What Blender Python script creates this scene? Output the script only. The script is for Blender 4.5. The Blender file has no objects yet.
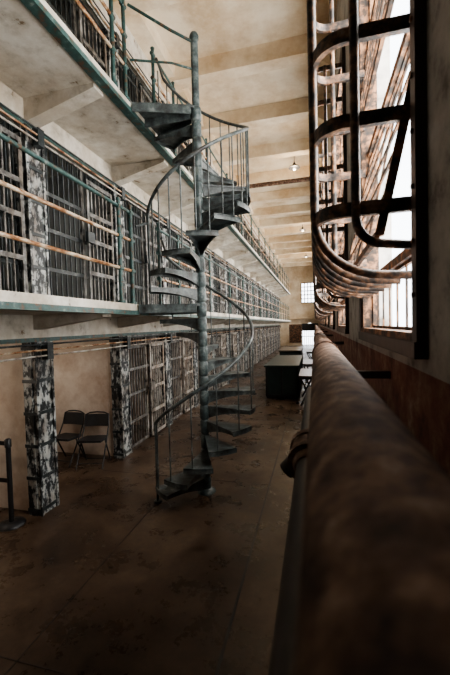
import bpy, math, random
from mathutils import Vector, Matrix, Quaternion
random.seed(4)
H=2.294
XE=-2.26; XC=-3.35; XB=-5.6; XW=0.5
P0=3.67; SP=1.9; YA=-4.0; YB=37.0
T=2.6
# ------------------------------------------------------------ materials
def nt(name):
    m=bpy.data.materials.new(name); m.use_nodes=True
    n=m.node_tree; return m,n,n.nodes['Principled BSDF']
def ramp(n,src,stops):
    r=n.nodes.new('ShaderNodeValToRGB'); e=r.color_ramp.elements
    e[0].position,e[0].color=stops[0][0],(*stops[0][1],1)
    e[1].position,e[1].color=stops[-1][0],(*stops[-1][1],1)
    for p,c in stops[1:-1]:
        x=e.new(p); x.color=(*c,1)
    n.links.new(src,r.inputs[0]); return r
def noise(n,scale,detail=6,rough=.6,vec=None,stretch=None):
    t=n.nodes.new('ShaderNodeTexCoord'); mp=n.nodes.new('ShaderNodeMapping')
    if stretch: mp.inputs['Scale'].default_value=stretch
    n.links.new(t.outputs['Object'],mp.inputs[0])
    x=n.nodes.new('ShaderNodeTexNoise'); x.inputs['Scale'].default_value=scale
    x.inputs['Detail'].default_value=detail; x.inputs['Roughness'].default_value=rough
    n.links.new(mp.outputs[0],x.inputs['Vector']); return x
def mat(name,stops,scale=3,rough=.6,metal=0,bump=.2,stretch=None,detail=8,grime=None,gs=2.0,gst=(1,1,.25),ga=.8):
    m,n,b=nt(name)
    x=noise(n,scale,detail,.65,stretch=stretch)
    r=ramp(n,x.outputs[0],stops); out=r.outputs[0]
    if grime:
        g=noise(n,gs,9,.7,stretch=gst); gr=ramp(n,g.outputs[0],[(.38,grime),(.58,(1,1,1))])
        mx=n.nodes.new('ShaderNodeMix'); mx.data_type='RGBA'; mx.blend_type='MULTIPLY'; mx.inputs[0].default_value=ga
        n.links.new(out,mx.inputs[6]); n.links.new(gr.outputs[0],mx.inputs[7]); out=mx.outputs[2]
    n.links.new(out,b.inputs['Base Color'])
    b.inputs['Roughness'].default_value=rough; b.inputs['Metallic'].default_value=metal
    if bump:
        bp=n.nodes.new('ShaderNodeBump'); bp.inputs['Strength'].default_value=bump; bp.inputs['Distance'].default_value=.01
        n.links.new(x.outputs[0],bp.inputs['Height']); n.links.new(bp.outputs[0],b.inputs['Normal'])
    return m
M_white=mat('aged_white_paint',[(.33,(.22,.15,.09)),(.37,(.52,.49,.43)),(.5,(.68,.65,.59)),(.7,(.76,.74,.69))],4.5,grime=(.60,.51,.41),gs=1.2,gst=(1,1,.6),ga=.7)
M_cream=mat('cream_ceiling',[(.3,(.64,.53,.39)),(.5,(.79,.69,.54)),(.7,(.86,.77,.63))],1.2,.85,grime=(.68,.54,.38),gs=.7,gst=(1,1,1),ga=.7)
M_peel=mat('peeling_paint',[(.42,(.018,.022,.025)),(.48,(.05,.055,.058)),(.51,(.28,.31,.32)),(.55,(.50,.52,.51)),(.72,(.64,.64,.60))],13,.5,bump=.6,stretch=(1,1,.55),detail=12,grime=(.22,.15,.11),gs=4,gst=(1,1,.5),ga=.85)
M_peelw=mat('peeling_white_bars',[(.38,(.06,.05,.045)),(.46,(.42,.40,.37)),(.7,(.62,.61,.57))],7,.5,grime=(.40,.28,.19),gs=5)
M_greybar=mat('grey_door_paint',[(.38,(.03,.03,.03)),(.5,(.20,.20,.195)),(.7,(.45,.44,.42))],7,.5,grime=(.4,.3,.22),gs=5)
M_dark=mat('dark_bar_paint',[(.4,(.016,.022,.025)),(.6,(.045,.055,.058)),(.72,(.25,.25,.23))],8,.45)
M_green=mat('green_paint',[(.38,(.11,.06,.035)),(.45,(.03,.072,.068)),(.6,(.055,.11,.105)),(.72,(.25,.29,.27))],11,.4,detail=12)
M_rust=mat('rusty_rail',[(.36,(.10,.035,.012)),(.45,(.30,.14,.06)),(.54,(.46,.33,.22)),(.66,(.62,.57,.48))],16,.65,detail=12,stretch=(1,.5,1))
M_cage=mat('cage_iron',[(.38,(.018,.016,.015)),(.48,(.06,.05,.045)),(.55,(.20,.11,.065)),(.63,(.34,.22,.15)),(.72,(.42,.38,.34))],12,.45,0,.6,detail=12)
M_frame=mat('rusty_window_steel',[(.35,(.015,.014,.013)),(.48,(.06,.035,.022)),(.60,(.32,.16,.08))],12,.7)
M_stair=mat('stair_iron',[(.35,(.035,.032,.030)),(.48,(.075,.09,.092)),(.6,(.14,.165,.165)),(.7,(.30,.32,.31))],7,.38,0,.3,detail=12)
M_pole=mat('stair_pole_paint',[(.35,(.04,.045,.045)),(.5,(.085,.115,.118)),(.7,(.26,.30,.29))],9,.35,0,.2)
M_pipe=mat('brown_pipe',[(.34,(.04,.020,.014)),(.45,(.14,.078,.052)),(.56,(.26,.165,.115)),(.64,(.40,.30,.23)),(.75,(.48,.40,.34))],20,.75,0,1.0,detail=14,grime=(.30,.19,.13),gs=6,gst=(1,.5,1),ga=.9)
M_pipe2=mat('dark_pipe',[(.3,(.015,.011,.009)),(.75,(.06,.042,.035))],10,.5)
M_black=mat('black_metal',[(.3,(.012,.012,.013)),(.7,(.03,.03,.032))],6,.4)
M_kiosk=mat('kiosk_green',[(.3,(.012,.022,.021)),(.7,(.028,.046,.043))],3,.4)
M_part=mat('plaster_partition',[(.3,(.60,.51,.44)),(.5,(.70,.62,.54)),(.7,(.77,.70,.63))],1.7,.8,grime=(.62,.49,.40),gs=1.0,gst=(1,1,1))
M_cellin=mat('cell_interior_paint',[(.3,(.32,.33,.33)),(.7,(.55,.56,.55))],1.5,.8)
M_orange=mat('orange_panel',[(.3,(.45,.15,.04)),(.7,(.7,.3,.1))],2,.6)
M_wood=mat('table_top',[(.3,(.06,.048,.038)),(.7,(.13,.105,.085))],3,.3)
def wallmat():
    m,n,b=nt('window_wall_paint')
    x=noise(n,4,10,.7)
    r1=ramp(n,x.outputs[0],[(.35,(.16,.15,.135)),(.48,(.38,.365,.34)),(.7,(.54,.52,.49))])
    r2=ramp(n,x.outputs[0],[(.35,(.06,.03,.022)),(.46,(.18,.065,.045)),(.56,(.24,.13,.09)),(.68,(.40,.31,.25))])
    t=n.nodes.new('ShaderNodeTexCoord'); s=n.nodes.new('ShaderNodeSeparateXYZ'); n.links.new(t.outputs['Object'],s.inputs[0])
    c=n.nodes.new('ShaderNodeMath'); c.operation='GREATER_THAN'; c.inputs[1].default_value=H-.25
    n.links.new(s.outputs[2],c.inputs[0])
    mx=n.nodes.new('ShaderNodeMix'); mx.data_type='RGBA'
    n.links.new(c.outputs[0],mx.inputs[0]); n.links.new(r2.outputs[0],mx.inputs[6]); n.links.new(r1.outputs[0],mx.inputs[7])
    n.links.new(mx.outputs[2],b.inputs['Base Color']); b.inputs['Roughness'].default_value=.75
    return m
M_wallr=wallmat()
def floormat():
    m,n,b=nt('worn_concrete_floor')
    x=noise(n,.7,14,.62); y=noise(n,14,10,.8); z=noise(n,1.9,14,.72)
    r=ramp(n,x.outputs[0],[(.34,(.032,.020,.013)),(.46,(.080,.050,.032)),(.56,(.135,.090,.059)),(.68,(.23,.165,.112))])
    r2=ramp(n,y.outputs[0],[(.36,(.62,.60,.58)),(.60,(1,1,1))])
    r3=ramp(n,z.outputs[0],[(.36,(.42,.38,.35)),(.56,(1,1,1))])
    mx=n.nodes.new('ShaderNodeMix'); mx.data_type='RGBA'; mx.blend_type='MULTIPLY'; mx.inputs[0].default_value=.8
    n.links.new(r.outputs[0],mx.inputs[6]); n.links.new(r2.outputs[0],mx.inputs[7])
    m2=n.nodes.new('ShaderNodeMix'); m2.data_type='RGBA'; m2.blend_type='MULTIPLY'; m2.inputs[0].default_value=.8
    n.links.new(mx.outputs[2],m2.inputs[6]); n.links.new(r3.outputs[0],m2.inputs[7])
    n.links.new(m2.outputs[2],b.inputs['Base Color'])
    rr=ramp(n,z.outputs[0],[(.36,(.18,.18,.18)),(.62,(.46,.46,.46))]); n.links.new(rr.outputs[0],b.inputs['Roughness'])
    bp=n.nodes.new('ShaderNodeBump'); bp.inputs['Strength'].default_value=.3; bp.inputs['Distance'].default_value=.006
    n.links.new(y.outputs[0],bp.inputs['Height']); n.links.new(bp.outputs[0],b.inputs['Normal'])
    return m
M_floor=floormat()
# ------------------------------------------------------------ mesh builder
class MB:
    def __init__(s): s.v=[];s.f=[];s.mi=[];s.sm=[];s.mats=[]
    def m(s,mt):
        if mt not in s.mats: s.mats.append(mt)
        return s.mats.index(mt)
    def add(s,vs,fs,mt,smooth=False):
        o=len(s.v); s.v+= [tuple(p) for p in vs]; k=s.m(mt)
        for f in fs: s.f.append([i+o for i in f]); s.mi.append(k); s.sm.append(smooth)
    def box(s,x0,x1,y0,y1,z0,z1,mt):
        vs=[(x,y,z) for x in(x0,x1) for y in(y0,y1) for z in(z0,z1)]
        s.add(vs,[(0,1,3,2),(4,6,7,5),(0,4,5,1),(2,3,7,6),(0,2,6,4),(1,5,7,3)],mt)
    def tube(s,pts,r,mt,n=8,closed=False):
        pts=[Vector(p) for p in pts]; N=len(pts); rings=[]
        t0=(pts[1]-pts[0]).normalized(); a=Vector((0,0,1)) if abs(t0.z)<.9 else Vector((1,0,0))
        u=t0.cross(a).normalized(); prev=t0
        vs=[]
        for i,p in enumerate(pts):
            t=(pts[min(i+1,N-1)]-pts[max(i-1,0)]).normalized()
            u=(prev.rotation_difference(t) @ u); u=(u-t*u.dot(t)).normalized(); prev=t
            w=t.cross(u)
            rr=r[i] if isinstance(r,(list,tuple)) else r
            for k in range(n):
                an=2*math.pi*k/n; vs.append(p+u*math.cos(an)*rr+w*math.sin(an)*rr)
        fs=[]
        for i in range(N-1):
            for k in range(n):
                fs.append((i*n+k,i*n+(k+1)%n,(i+1)*n+(k+1)%n,(i+1)*n+k))
        s.add(vs,fs,mt,True)
        s.add(vs[:n],[tuple(range(n))[::-1]],mt); s.add(vs[-n:],[tuple(range(n))],mt)
    def prism(s,poly,d,mt):
        n=len(poly); d=Vector(d); vs=[Vector(p) for p in poly]+[Vector(p)+d for p in poly]
        fs=[tuple(range(n))[::-1],tuple(range(n,2*n))]+[(i,(i+1)%n,n+(i+1)%n,n+i) for i in range(n)]
        s.add(vs,fs,mt)
    def mesh(s,name):
        me=bpy.data.meshes.new(name); me.from_pydata(s.v,[],s.f)
        for mt in s.mats: me.materials.append(mt)
        me.polygons.foreach_set('material_index',s.mi); me.polygons.foreach_set('use_smooth',s.sm); me.update(); return me
    def obj(s,name,loc=(0,0,0),parent=None):
        return inst(s.mesh(name),name,loc,parent)
def inst(me,name,loc=(0,0,0),parent=None):
    o=bpy.data.objects.new(name,me); bpy.context.collection.objects.link(o); o.location=loc
    if parent: o.parent=parent
    return o
def bevel(o,w=.01):
    b=o.modifiers.new('b','BEVEL'); b.width=w; b.segments=2; b.limit_method='ANGLE'; return o
# ------------------------------------------------------------ room shell
ZC=H+6.0
b=MB(); b.box(XB-.2,XW+.25,YA-.2,YB+.2,-.2,0,M_floor); b.obj('floor')
b=MB()
b.box(-.677,-.655,YA,YB,.0,.004,M_black)
b.box(-2.05,-2.04,YA,YB,.0,.003,M_pipe2)
for k in range(-1,12): b.box(XC,-.68,1.9+k*3.0,1.908+k*3.0,.0,.003,M_pipe2)
b.obj('floor_joint')
b=MB(); b.box(XB-.2,XW+.25,YA-.2,YB+.2,ZC,ZC+.2,M_cream); b.obj('ceiling')
b=MB()
for k in range(-1,17):
    y=3.5+2.1*k
    b.prism([(XB,y,ZC),(XB,y,ZC-.38),(XW-.6,y,ZC-.38),(XW,y,ZC-.8),(XW,y,ZC)],(0,.32,0),M_cream)
b.box(XC,XC+.35,YA,YB,ZC-.3,ZC-.001,M_cream)
b.obj('ceiling_beam')
b=MB(); b.box(XB-.2,XB,YA,YB,0,ZC,M_cellin); b.obj('wall_left')
b=MB(); b.box(XB-.2,XW+.25,YA-.2,YA,0,ZC,M_wallr); b.obj('wall_back')
b=MB()
y0,y1=YB,YB+.2
wz0,wz1=H+2.1,H+4.1
b.box(XB-.2,-1.3,y0,y1,0,ZC,M_cream); b.box(.3,XW+.25,y0,y1,0,ZC,M_cream)
b.box(-1.3,.3,y0,y1,2.3,wz0,M_cream); b.box(-1.3,.3,y0,y1,wz1,ZC,M_cream)
for i in range(8):
    a0=math.pi*i/8; a1=math.pi*(i+1)/8
    cx=-.5
    b.prism([(cx+.8*math.cos(a0),y0,1.6+.7*math.sin(a0)),(cx+.8*math.cos(a0),y0,2.31),(cx+.8*math.cos(a1),y0,2.31),(cx+.8*math.cos(a1),y0,1.6+.7*math.sin(a1))],(0,.2,0),M_cream)
b.box(-2.6,-1.32,YB-.06,YB,0.3,2.2,M_frame)
b.box(-5,.49,YB-.5,YB-.0,2.75,3.0,M_cream)
b.obj('wall_far')
b=MB()
for i in range(9): b.tube([(-1.25+.19*i,YB-.03,0),(-1.25+.19*i,YB-.03,2.2)],.03,M_black,6)
for z in (.02,.9,1.8,2.2): b.box(-1.3,.3,YB-.05,YB-.01,z,z+.06,M_black)
b.box(-1.3,.3,YB-.05,YB-.01,1.5,2.26,M_black)
b.obj('door_1')
b=MB()
for i in range(6): b.box(-1.3+.32*i-.04,-1.3+.32*i+.04,YB-.06,YB-.01,wz0,wz1,M_frame)
for i in range(6): b.box(-1.3,.3,YB-.06,YB-.01,wz0+.4*i-.04,wz0+.4*i+.04,M_frame)
b.obj('window_10')
# right wall
WY=[1.85+3.8*k for k in range(0,9)]; WW=1.95; ZS=H-.13; ZT=H+4.1
b=MB(); th=.25
b.box(XW,XW+th,YA,YB,0,ZS,M_wallr); b.box(XW,XW+th,YA,YB,ZT,ZC,M_wallr)
prev=YA
for y in WY:
    b.box(XW,XW+th,prev,y,ZS,ZT,M_wallr); prev=y+WW
b.box(XW,XW+th,prev,YB,ZS,ZT,M_wallr)
b.obj('wall_right')
b=MB(); hh=ZT-ZS
b.box(-.03,.12,0,.07,0,hh,M_frame); b.box(-.03,.12,WW-.06,WW,0,hh,M_frame)
b.box(-.05,.14,0.0,WW,0,.07,M_frame); b.box(-.03,.12,0,WW,hh-.07,hh,M_frame)
b.box(-.05,-.002,-.08,.0,-.03,hh+.1,M_pipe2); b.box(-.05,-.002,WW,WW+.1,-.03,hh+.1,M_pipe2)
b.box(-.06,-.002,-.08,WW+.1,-.05,.03,M_pipe2); b.box(-.05,-.002,-.08,WW+.1,hh,hh+.12,M_pipe2)
for k in range(18):
    b.tube([(-.06,-.04,-.0+k*.25),(-.045,-.04,-.0+k*.25)],.012,M_cage,8)
def sash(x,y0,y1,z0,z1,ny,nz,tilt=0,t=.012):
    def px(z): return x-tilt*(z1-z)/(z1-z0)
    for i in range(ny+1):
        e=i in(0,ny)
        y=y0+(y1-y0)*i/ny; w=.02 if e else .008; tt=t*3.5 if e else t
        b.prism([(px(z0),y-w,z0),(px(z0)+tt,y-w,z0),(px(z1)+tt,y-w,z1),(px(z1),y-w,z1)],(0,2*w,0),M_frame)
    for i in range(nz+1):
        e=i in(0,nz); z=z0+(z1-z0)*i/nz; w=.02 if e else .011
        b.box(px(z),px(z)+(t*2 if e else t),y0,y1,z-w,z+w,M_frame)
sash(.06,.07,WW-.06,.07,.50,7,1)
sash(.06,.07,WW-.06,.56,1.75,5,6,.26)
sash(.06,.07,WW-.06,1.79,2.95,5,6,.16)
sash(.06,.07,WW-.06,2.99,hh-.07,5,5)
b.box(.03,.1,.05,WW-.05,.50,.56,M_frame)
b.box(.03,.1,.05,WW-.05,1.74,1.80,M_frame)
me_win=b.mesh('window')
# cage (window guard)
b=MB(); out=-.475; ya,yb=.06,WW-.12
def Upath(z,o=out,rc=.15):
    pts=[(-.002,ya,z)]
    for i in range(9):
        a=math.pi/2*i/8; pts.append((o+rc-rc*math.sin(a),ya+rc-rc*math.cos(a),z))
    for i in range(9):
        a=math.pi/2*i/8; pts.append((o+rc-rc*math.cos(a),yb-rc+rc*math.sin(a),z))
    pts.append((-.002,yb,z)); return pts
def strap(pts,h,t,mt):
    n=len(pts); vs=[]
    for i,p in enumerate(pts):
        p=Vector(p); d=(Vector(pts[min(i+1,n-1)])-Vector(pts[max(i-1,0)])).normalized(); nn=Vector((-d.y,d.x,0))*t
        for q,z in((-1,-h),(1,-h),(1,h),(-1,h)): vs.append(p+nn*q+Vector((0,0,z)))
    fs=[]
    for i in range(n-1):
        for k in range(4): fs.append((i*4+k,i*4+(k+1)%4,(i+1)*4+(k+1)%4,(i+1)*4+k))
    fs+= [(0,3,2,1),((n-1)*4,(n-1)*4+1,(n-1)*4+2,(n-1)*4+3)]
    b.add(vs,fs,mt)
for z in (.70,1.14,1.56,2.0,2.5,3.0,3.5,4.0): strap(Upath(z),.034,.015,M_cage)
def rib(y,o):
    pts=[(o,y,4.03),(o,y,2.4),(o,y,.85),(o,y,.72)]
    for i in range(1,9):
        a=math.pi/2*i/8; pts.append((o+(.0-o)*.75*(1-math.cos(a)),y,.72-.34*math.sin(a)))
    pts.append((-.002,y,.37)); return pts
n=7
for i in range(n): b.tube(rib(ya+.14+(yb-ya-.28)*i/(n-1),out-.016),.023,M_cage,12)
for y,s in ((ya-.016,1),(yb+.016,-1)):
    o=-.29
    pts=[(o,y,4.03),(o,y,.66)]
    for i in range(1,9):
        a=math.pi/2*i/8; pts.append((o+.13*(1-math.cos(a)),y+.02*s*i/8,.66-.14*math.sin(a)))
    pts.append((-.002,y+.03*s,.50)); b.tube(pts,.023,M_cage,12)
me_cage=b.mesh('window_guard_cage')
for i,y in enumerate(WY):
    inst(me_win,'window_%d'%(i+1),(XW,y,ZS)); inst(me_cage,'window_guard_cage',(XW-.001,y,ZS))
# ------------------------------------------------------------ cell block
PY=[P0+SP*n for n in range(-3,17)]; YEND=PY[-1]+.14; Y0=PY[0]-.14
for t in (1,2):
    z=T*t; b=MB()
    b.box(XB,XE,YA,YEND,z-.12,z,M_white)
    b.box(XE,XE+.02,YA,YEND,z-.14,z-.085,M_green); b.box(XE-.09,XE,YA,YEND,z-.14,z-.12,M_green)
    for y in PY:
        b.prism([(XC,y-.09,z-.12),(XC,y-.09,z-(.40 if t==2 else .3)),(XE-.12,y-.09,z-.17),(XE-.12,y-.09,z-.12)],(0,.18,0),M_white)
    b.obj('walkway_slab')
b=MB()
for t in range(3):
    z=T*t; top=z+T-.12 if t<2 else ZC
    b.box(XC-.14,XC,YA,YEND,z+2.18,top,M_white)
    b.box(XC,XC+.03,YA,YEND,z+2.15,z+2.20,M_green)
b.obj('wall_cell_block')
b=MB()
for t in range(3):
    z=T*t; top=z+T-.12 if t<2 else ZC
    for y in PY: b.box(XB,XC-.14,y-.07,y+.07,z,top,M_part if t==0 else M_cellin)
b.box(XB,XC,YEND-.001,YEND+.1,0,ZC,M_white)
b.obj('wall_partition')
b=MB()
for t in range(3):
    z=T*t
    for y in PY:
        b.box(XC-.138,XC+.05,y-.14,y+.14,z,z+2.15,M_peel)
        b.box(XC+.05,XC+.065,y-.15,y-.11,z,z+2.15,M_peel); b.box(XC+.05,XC+.065,y+.11,y+.15,z,z+2.15,M_peel)
        for k in range(6): b.box(XC+.05,XC+.06,y-.15,y+.15,z+.05+k*.4,z+.09+k*.4,M_dark)
        b.box(XC-.12,XC+.0,y-.155,y-.14,z,z+2.15,M_peel)
        for k in range(6): b.box(XC-.135,XC+.055,y-.16,y-.154,z+.05+k*.4,z+.09+k*.4,M_dark)
        for k in range(11):
            for yy in (y-.13,y+.13): b.tube([(XC+.062,yy,z+.1+k*.2),(XC+.072,yy,z+.1+k*.2)],.011,M_dark,6)
b.obj('cell_pilaster')
def cellfront(name,mb,md):
    b=MB(); a,c=.17,SP-.17; mid=a+.85
    x=-.06
    for z in (.03,.5,1.02,1.5,1.92,2.12): b.box(x-.008,x+.012,a,c,z-.025,z+.025,mb)
    y=a+.04
    while y<c: b.tube([(x,y,0),(x,y,2.14)],.012,mb,6); y+=.105
    y=a+.02
    while y<c: b.box(x-.005,x+.005,y,y+.008,1.92,2.13,mb); y+=.05
    b.box(x-.02,x+.02,mid-.03,mid+.03,0,2.14,md)
    dx=.03; d0,d1=mid,c-.02
    b.box(dx-.012,dx+.012,d0,d0+.05,.05,1.95,md); b.box(dx-.012,dx+.012,d1-.05,d1,.05,1.95,md)
    for z in (.07,.55,1.05,1.45,1.93): b.box(dx-.01,dx+.012,d0,d1,z-.03,z+.03,md)
    y=d0+.12
    while y<d1-.08: b.tube([(dx,y,.05),(dx,y,1.93)],.013,md,6); y+=.1
    b.box(dx,dx+.05,d0-.05,d0+.12,1.0,1.16,mb)
    return b.mesh(name)
me_up=cellfront('cell_barred_front',M_dark,M_greybar); me_dn=cellfront('cell_barred_front_white',M_greybar,M_peelw)
for t in range(3):
    for i,y in enumerate(PY[:-1]):
        if t==0 and i<4: continue
        inst(me_dn if t==0 else me_up,'cell_barred_front',(XC,y,T*t+.0))
b=MB()
for t in range(3):
    for z,m_ in ((2.05,M_rust),(1.98,M_peelw),(2.12,M_dark)):
        b.tube([(XC+.14,YA,T*t+z),(XC+.14,YEND,T*t+z)],.013,m_,6)
    for y in PY: b.box(XC+.075,XC+.16,y-.05,y+.05,T*t+1.93,T*t+2.14,M_dark)
b.obj('door_locking_rod')
b=MB()
for (z) in (.5,1.35):
    b.box(0,.65,0,1.7,z,z+.04,M_dark); b.box(.02,.63,.02,1.68,z+.04,z+.1,M_cellin)
for xx in (0,.62):
    for yy in (0,1.67): b.box(xx,xx+.03,yy,yy+.03,0,1.5,M_dark)
me_b=b.mesh('bunk_bed')
for t in range(3):
    for i,y in enumerate(PY[:-1]):
        if (t==0 and i<5) or i<2: continue
        inst(me_b,'bunk_bed',(XB+.02,y+.1,T*t))
# ------------------------------------------------------------ railings
def railing(t):
    z=T*t; b=MB(); gap=(4.14,4.98); X=XE-.03
    ys=[3.86+SP*n for n in range(-4,16) if not gap[0]<3.86+SP*n<gap[1]]+[gap[0],gap[1]]
    for y in ys:
        b.tube([(X,y,z-.14),(X,y,z+1.24)],.026,M_green,8)
        b.tube([(X,y,z+1.24),(X,y,z+1.27),(X,y,z+1.29)],[.024,.034,.012],M_green,8)
        for h in (.43,.82,1.18): b.tube([(X,y-.04,z+h),(X,y+.04,z+h)],.032,M_green,8)
        b.tube([(X,y,z),(X,y,z+.03)],.05,M_green,8)
    for s,e in ((YA,gap[0]),(gap[1],YEND)):
        for h,m_ in ((.43,M_rust),(.82,M_rust),(1.18,M_green)):
            b.tube([(X,s,z+h),(X,e,z+h)],.02,m_,8)
    b.obj('walkway_railing')
railing(1); railing(2)
# ------------------------------------------------------------ spiral stair
SX,SY=-1.49,4.55; R=.70
root=bpy.data.objects.new('spiral_staircase',None); bpy.context.collection.objects.link(root); root.location=(SX,SY,0)
b=MB(); PT=H+3.80
b.tube([(0,0,0),(0,0,PT)],.05,M_pole,16)
b.tube([(0,0,PT),(0,0,PT+.03),(0,0,PT+.07),(0,0,PT+.1)],[.06,.065,.05,.01],M_pole,16)
b.tube([(0,0,0),(0,0,.03),(0,0,.06)],[.13,.12,.06],M_pole,16)
b.obj('pole',parent=root)
bt=MB(); br=MB()
def pol(r,a,z): return (r*math.cos(a),r*math.sin(a),z)
def tread(a,z,w):
    w2=w/2
    N=5
    outer=[pol(R,a-w2+w*i/N,z-.022) for i in range(N+1)]
    inner=[pol(.055,a+w2*1.6,z-.022),pol(.055,a-w2*1.6,z-.022)]
    bt.prism(outer+inner,(0,0,.022),M_stair)
    for off in (-w2+.02,w2-.03):
        pts=[pol(.05,a+off,z-.022),pol(R-.01,a+off,z-.022),pol(R-.01,a+off,z-.055)]
        for i in range(1,6):
            q=i/6; r=R-.01-(R-.10)*q; pts.append(pol(r,a+off,z-.055-.10*q**2.2))
        pts.append(pol(.05,a+off,z-.17))
        d=Vector((-math.sin(a+off),math.cos(a+off),0))*.012
        bt.prism(pts,d,M_stair)
    ro=[pol(R,a-w2+w*i/N,z-.06) for i in range(N+1)]; ri=[pol(R-.012,a-w2+w*i/N,z-.06) for i in range(N,-1,-1)]
    bt.prism(ro+ri,(0,0,.062),M_stair)
    bt.tube([(0,0,z-.18),(0,0,z-.17),(0,0,z-.01),(0,0,z+.005)],[.055,.065,.065,.055],M_pole,14)
def bal(a,z0,z1): br.tube([pol(R-.02,a,z0),pol(R-.02,a,z1)],.009,M_stair,6)
st1=math.radians(26); A0=math.radians(228)
def zr1(a): return .2*(1+(a-A0)/st1)+.92
for i in range(12):
    a=A0+st1*i; z=.2*(i+1); tread(a,z,st1*1.15); bal(a-.1,z-.03,zr1(a-.1))
st2=math.radians(360/13); A1=math.radians(540)
def zr2(a): return T+.2*((a-A1)/st2)+.92
for i in range(1,13):
    a=A1+st2*i; z=T+.2*i; tread(a,z,st2*1.15); bal(a-.1,z-.03,zr2(a-.1)); bal(a+.13,z-.03,zr2(a+.13))
def helix(fn,a0,a1,r=R-.02,off=0):
    n=int((a1-a0)/.12)+2
    return [pol(r,a0+(a1-a0)*i/(n-1),fn(a0+(a1-a0)*i/(n-1))+off) for i in range(n)]
br.tube(helix(zr1,A0-.2,A1-.45),.022,M_stair,10)
hp=helix(zr2,A1+.38,A1+math.radians(360)-.5)
br.tube(hp,.022,M_stair,10)
p=pol(R-.02,A0-.2,0); br.tube([p,(p[0],p[1],zr1(A0-.2)+.03)],.016,M_stair,8)
br.tube([(p[0],p[1],0),(p[0],p[1],.02)],.05,M_stair,10)
lx=XE-SX+.025
for z in (T,2*T):
    bt.prism([(lx,-.37,z-.035),(-.03,-.1,z-.035),(.06,.0,z-.035),(-.03,.1,z-.035),(lx,.40,z-.035)],(0,0,.03),M_stair)
    bt.box(lx,-.04,-.02,.0,z-.14,z-.035,M_stair)
    bt.prism([(lx,-.37,z-.12),(-.04,-.1,z-.12),(-.04,-.085,z-.12),(lx,-.355,z-.12)],(0,0,.09),M_stair)
    bt.prism([(lx,.385,z-.12),(-.04,.085,z-.12),(-.04,.1,z-.12),(lx,.40,z-.12)],(0,0,.09),M_stair)
    bt.tube([(0,0,z-.18),(0,0,z-.17),(0,0,z-.01),(0,0,z+.01)],[.055,.068,.068,.055],M_pole,14)
zt=2*T
br.tube([(0,0,zt+.85),(-.25,-.22,zt+.9),(lx+.01,-.40,zt+1.18)],.018,M_green,8)
br.tube([(0,0,zt+.5),(-.25,-.2,zt+.5),(lx+.01,-.40,zt+.5)],.014,M_green,8)
br.tube([hp[-1],(lx+.01,.42,zt+1.1)],.018,M_stair,8)
br.tube([helix(zr1,A0-.2,A1-.45)[-1],(lx+.01,.42,T+1.0)],.018,M_stair,8)
br.tube([hp[0],(lx+.01,-.40,T+1.0)],.018,M_stair,8)
bt.obj('treads',parent=root); br.obj('handrail',parent=root)
# ------------------------------------------------------------ pipes along the window wall
b=MB(); px,pz,pr=.081,H-.257,.1
b.tube([(px,YA+.3,pz),(px,.5,pz),(px,3,pz),(px,14,pz),(px,YB-.4,pz)],pr,M_pipe,48)
for y in (2.9,5.5,9,13,18,24,30): b.tube([(px,y,pz),(px,y+.08,pz)],pr+.010,M_pipe,40)
for y in (-1,2.6,6.6,10.6,15,20,26,32):
    b.box(px,XW-.002,y,y+.05,pz-pr-.04,pz-pr+.01,M_pipe2)
    b.box(px-.03,px+.03,y,y+.05,0,pz-pr,M_pipe2)
b.obj('steam_pipe')
b=MB(); qx,qz=-.035,H-.62
b.tube([(qx,YA+.3,qz),(qx,1.0,qz),(qx,3.2,qz)],.055,M_pipe2,20)
b.tube([(qx,3.2,qz),(qx,3.3,qz-.02),(qx,3.36,qz-.1),(qx,3.38,qz-.25),(qx,3.38,0)],.055,M_pipe2,20)
for y in (1.55,1.72): b.tube([(qx,y,qz),(qx,y+.05,qz)],.095,M_pipe,20)
b.tube([(qx,1.50,qz),(qx,1.6,qz),(qx,1.66,qz),(qx,1.76,qz),(qx,1.9,qz)],[.06,.085,.09,.085,.06],M_pipe,20)
b.tube([(qx-.0,1.66,qz),(qx-.07,1.66,qz-.04),(qx-.11,1.66,qz-.08)],[.04,.045,.04],M_pipe2,12)
b.obj('valve_pipe')
b=MB(); b.tube([(XE+.03,12,H+4.7),(XW-.01,12,H+4.7)],.05,M_pipe,12); b.tube([(XE+.03,12.2,H+4.85),(XW-.01,12.2,H+4.85)],.025,M_pipe,12)
b.obj('sprinkler_pipe')
b=MB()
b.tube([(0,0,0),(0,0,-.45)],.012,M_black,8)
b.tube([(0,0,-.42),(0,0,-.5),(0,0,-.56),(0,0,-.60)],[.03,.06,.17,.2],M_black,20)
ml,nl,bl=nt('bulb'); bl.inputs['Emission Color'].default_value=(1,.85,.65,1); bl.inputs['Emission Strength'].default_value=3
b.tube([(0,0,-.58),(0,0,-.62),(0,0,-.66),(0,0,-.69)],[.03,.05,.045,.01],ml,12)
me_l=b.mesh('pendant_lamp')
def lamp(x,y,z,e,c=(1,.78,.54)):
    o=inst(me_l,'pendant_lamp',(x,y,z))
    l=bpy.data.lights.new('lamp','POINT'); l.energy=e; l.color=c; l.shadow_soft_size=.1
    q=bpy.data.objects.new('lamp_light',l); bpy.context.collection.objects.link(q); q.parent=o; q.location=(0,0,-.8)
for y in (12.6,21.0,29.4): lamp(-.6,y,ZC-.005,70)
lamp(-4.5,2.7,T-.125,12,(1,.85,.70)); lamp(-4.6,4.5,T-.125,9,(1,.86,.72))  # added lamps, no fixture known here; they brighten the dark ground-floor partitions
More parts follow.
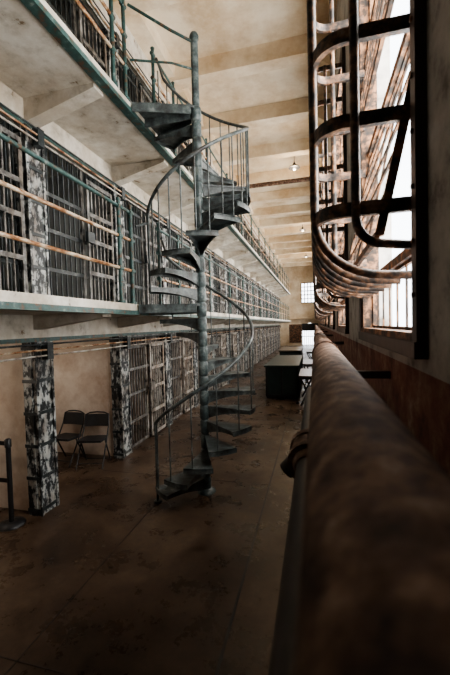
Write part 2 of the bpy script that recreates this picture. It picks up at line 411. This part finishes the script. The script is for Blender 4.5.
# ------------------------------------------------------------ furniture
b=MB()
for s in (-1,1):
    x=s*.21
    b.tube([(x,.20,.0),(x,-.02,.42),(x,-.0,.45)],.012,M_black,8)
    b.tube([(x*1.02,-.22,.0),(x*1.02,.05,.42),(x*1.0,.17,.62),(x*.95,.22,.80),(x*.6,.225,.83),(0,.23,.84)],.012,M_black,8)
b.tube([(-.21,.19,.03),(.21,.19,.03)],.009,M_black,6); b.tube([(-.21,-.17,.08),(.21,-.17,.08)],.009,M_black,6)
b.prism([(-.2,-.2,.43),(.2,-.2,.43),(.2,.1,.41),(.17,.17,.41),(-.17,.17,.41),(-.2,.1,.41)],(0,0,.035),M_black)
n=8; vs=[]
for i in range(n+1):
    x=-.2+.4*i/n; c=.03*math.cos((x/.2)*math.pi/2)
    for z in (.60,.80): vs+= [(x,.17+(z-.6)*.25+c,z),(x,.185+(z-.6)*.25+c,z)]
fs=[]
for i in range(n):
    o=i*4
    fs+=[(o,o+4,o+6,o+2),(o+1,o+3,o+7,o+5),(o,o+1,o+5,o+4),(o+2,o+6,o+7,o+3)]
fs+=[(0,2,3,1),(n*4,n*4+1,n*4+3,n*4+2)]
b.add(vs,fs,M_black,False)
me_c=b.mesh('folding_chair')
c1=inst(me_c,'folding_chair',(-3.66,5.10,0)); c1.rotation_euler[2]=math.radians(14)
c2=inst(me_c,'folding_chair',(-4.20,5.12,0)); c2.rotation_euler[2]=math.radians(-2)
b=MB()
b.tube([(0,0,0),(0,0,.02),(0,0,.045)],[.15,.145,.06],M_black,24)
b.tube([(0,0,.03),(0,0,.95)],.028,M_black,14); b.tube([(0,0,.93),(0,0,1.02),(0,0,1.03)],[.036,.036,.02],M_black,14)
b.box(-1.2,-.03,-.003,.003,.945,.995,M_black); b.box(-1.2,-.03,-.003,.003,.5,.55,M_black)
b.tube([(-1.23,0,0),(-1.23,0,.02),(-1.23,0,.045)],[.15,.145,.06],M_black,24); b.tube([(-1.23,0,.03),(-1.23,0,.98)],.03,M_black,14)
b.obj('belt_stanchion',(-3.52,3.30,0))
b=MB()
b.box(-1.5,-.52,10.7,14.2,.06,.97,M_kiosk); b.box(-1.54,-.48,10.66,14.24,.97,1.03,M_kiosk)
b.box(-1.48,-.54,10.72,14.1,.0,.06,M_black)
for x in (-1.5,-1.04,-.58): b.box(x,x+.06,10.68,10.7,.06,.97,M_black)
b.box(-1.5,-.52,10.68,10.7,.06,.14,M_black)
for k in range(4): b.box(-.52,-.5,10.7+k*1.14,10.76+k*1.14,.06,.97,M_black)
bevel(b.obj('display_counter'),.01)
b=MB()
b.box(-1.5,-.6,15.2,17.5,0,1.1,M_kiosk); b.box(-1.54,-.56,15.16,17.54,1.1,1.15,M_wood)
for k in range(3): b.box(-1.5+.3*k+.01,-1.5+.3*k+.28,15.17,15.2,.1,1.0,M_black)
bevel(b.obj('storage_cabinet'),.01)
b=MB()
b.box(-.24,.24,0,1.6,.82,.86,M_wood); b.box(-.21,.21,.05,1.55,.76,.82,M_black)
for y in (.15,1.45):
    b.tube([(-.21,y,0),(.2,y,.78)],.022,M_black,8); b.tube([(.2,y,0),(-.21,y,.78)],.022,M_black,8)
b.tube([(0,.15,.38),(0,1.45,.38)],.015,M_black,8)
me_t=b.mesh('trestle_table')
inst(me_t,'trestle_table',(-.21,9.7,0)); inst(me_t,'trestle_table',(-.21,12.6,0)); inst(me_t,'trestle_table',(-.21,18.0,0)); inst(me_t,'trestle_table',(-1.3,20.0,0))
b=MB()
b.box(-.2,.2,-1,1,.42,.46,M_wood)
for y in (-.8,.8):
    for x in (-.17,.13): b.box(x,x+.04,y,y+.04,0,.42,M_black)
me_be=b.mesh('bench')
inst(me_be,'bench',(-2.0,17.0,0)); inst(me_be,'bench',(-2.0,21.0,0))
b=MB(); b.box(0,.03,0,.9,.5,1.6,M_orange); b.box(-.01,0.04,-.03,.0,0,1.65,M_black); b.box(-.01,0.04,.9,.93,0,1.65,M_black)
b.obj('exhibit_panel',(XC-.5,PY[5]+.5,0))
# ------------------------------------------------------------ lights
w=bpy.data.worlds.new('w'); bpy.context.scene.world=w; w.use_nodes=True
bg=w.node_tree.nodes['Background']; bg.inputs[0].default_value=(.9,.95,1,1); bg.inputs[1].default_value=6
for i,y in enumerate(WY):
    l=bpy.data.lights.new('daylight','AREA'); l.shape='RECTANGLE'; l.size=4.3; l.size_y=WW+.6; l.energy=560 if i else 430; l.color=(1,.93,.83)
    o=bpy.data.objects.new('daylight',l); bpy.context.collection.objects.link(o)
    o.location=(XW+.6,y+WW/2,(ZS+ZT)/2+.1); o.rotation_euler=(0,math.radians(90),0)
l=bpy.data.lights.new('daylight_end','AREA'); l.size=2.5; l.energy=150
o=bpy.data.objects.new('daylight_end',l); bpy.context.collection.objects.link(o); o.location=(-.5,YB+.8,H+3); o.rotation_euler=(math.radians(-90),0,0)
# ------------------------------------------------------------ camera
cd=bpy.data.cameras.new('camera'); cam=bpy.data.objects.new('camera',cd); bpy.context.collection.objects.link(cam)
cd.sensor_fit='VERTICAL'; cd.sensor_height=36; cd.lens=350/675*36; cd.clip_start=.01
R_=Matrix.Rotation(math.radians(14.45),4,'Z')@Matrix.Rotation(math.radians(88.0),4,'X')@Matrix.Rotation(math.radians(-1.5),4,'Z')
cam.matrix_world=Matrix.Translation((0,0,H))@R_
cd.dof.use_dof=True; cd.dof.focus_distance=5.5; cd.dof.aperture_fstop=2.2
bpy.context.scene.camera=cam
try:
    bpy.context.scene.view_settings.view_transform='AgX'
    bpy.context.scene.view_settings.look='AgX - Medium High Contrast'
except Exception as e: print(e)
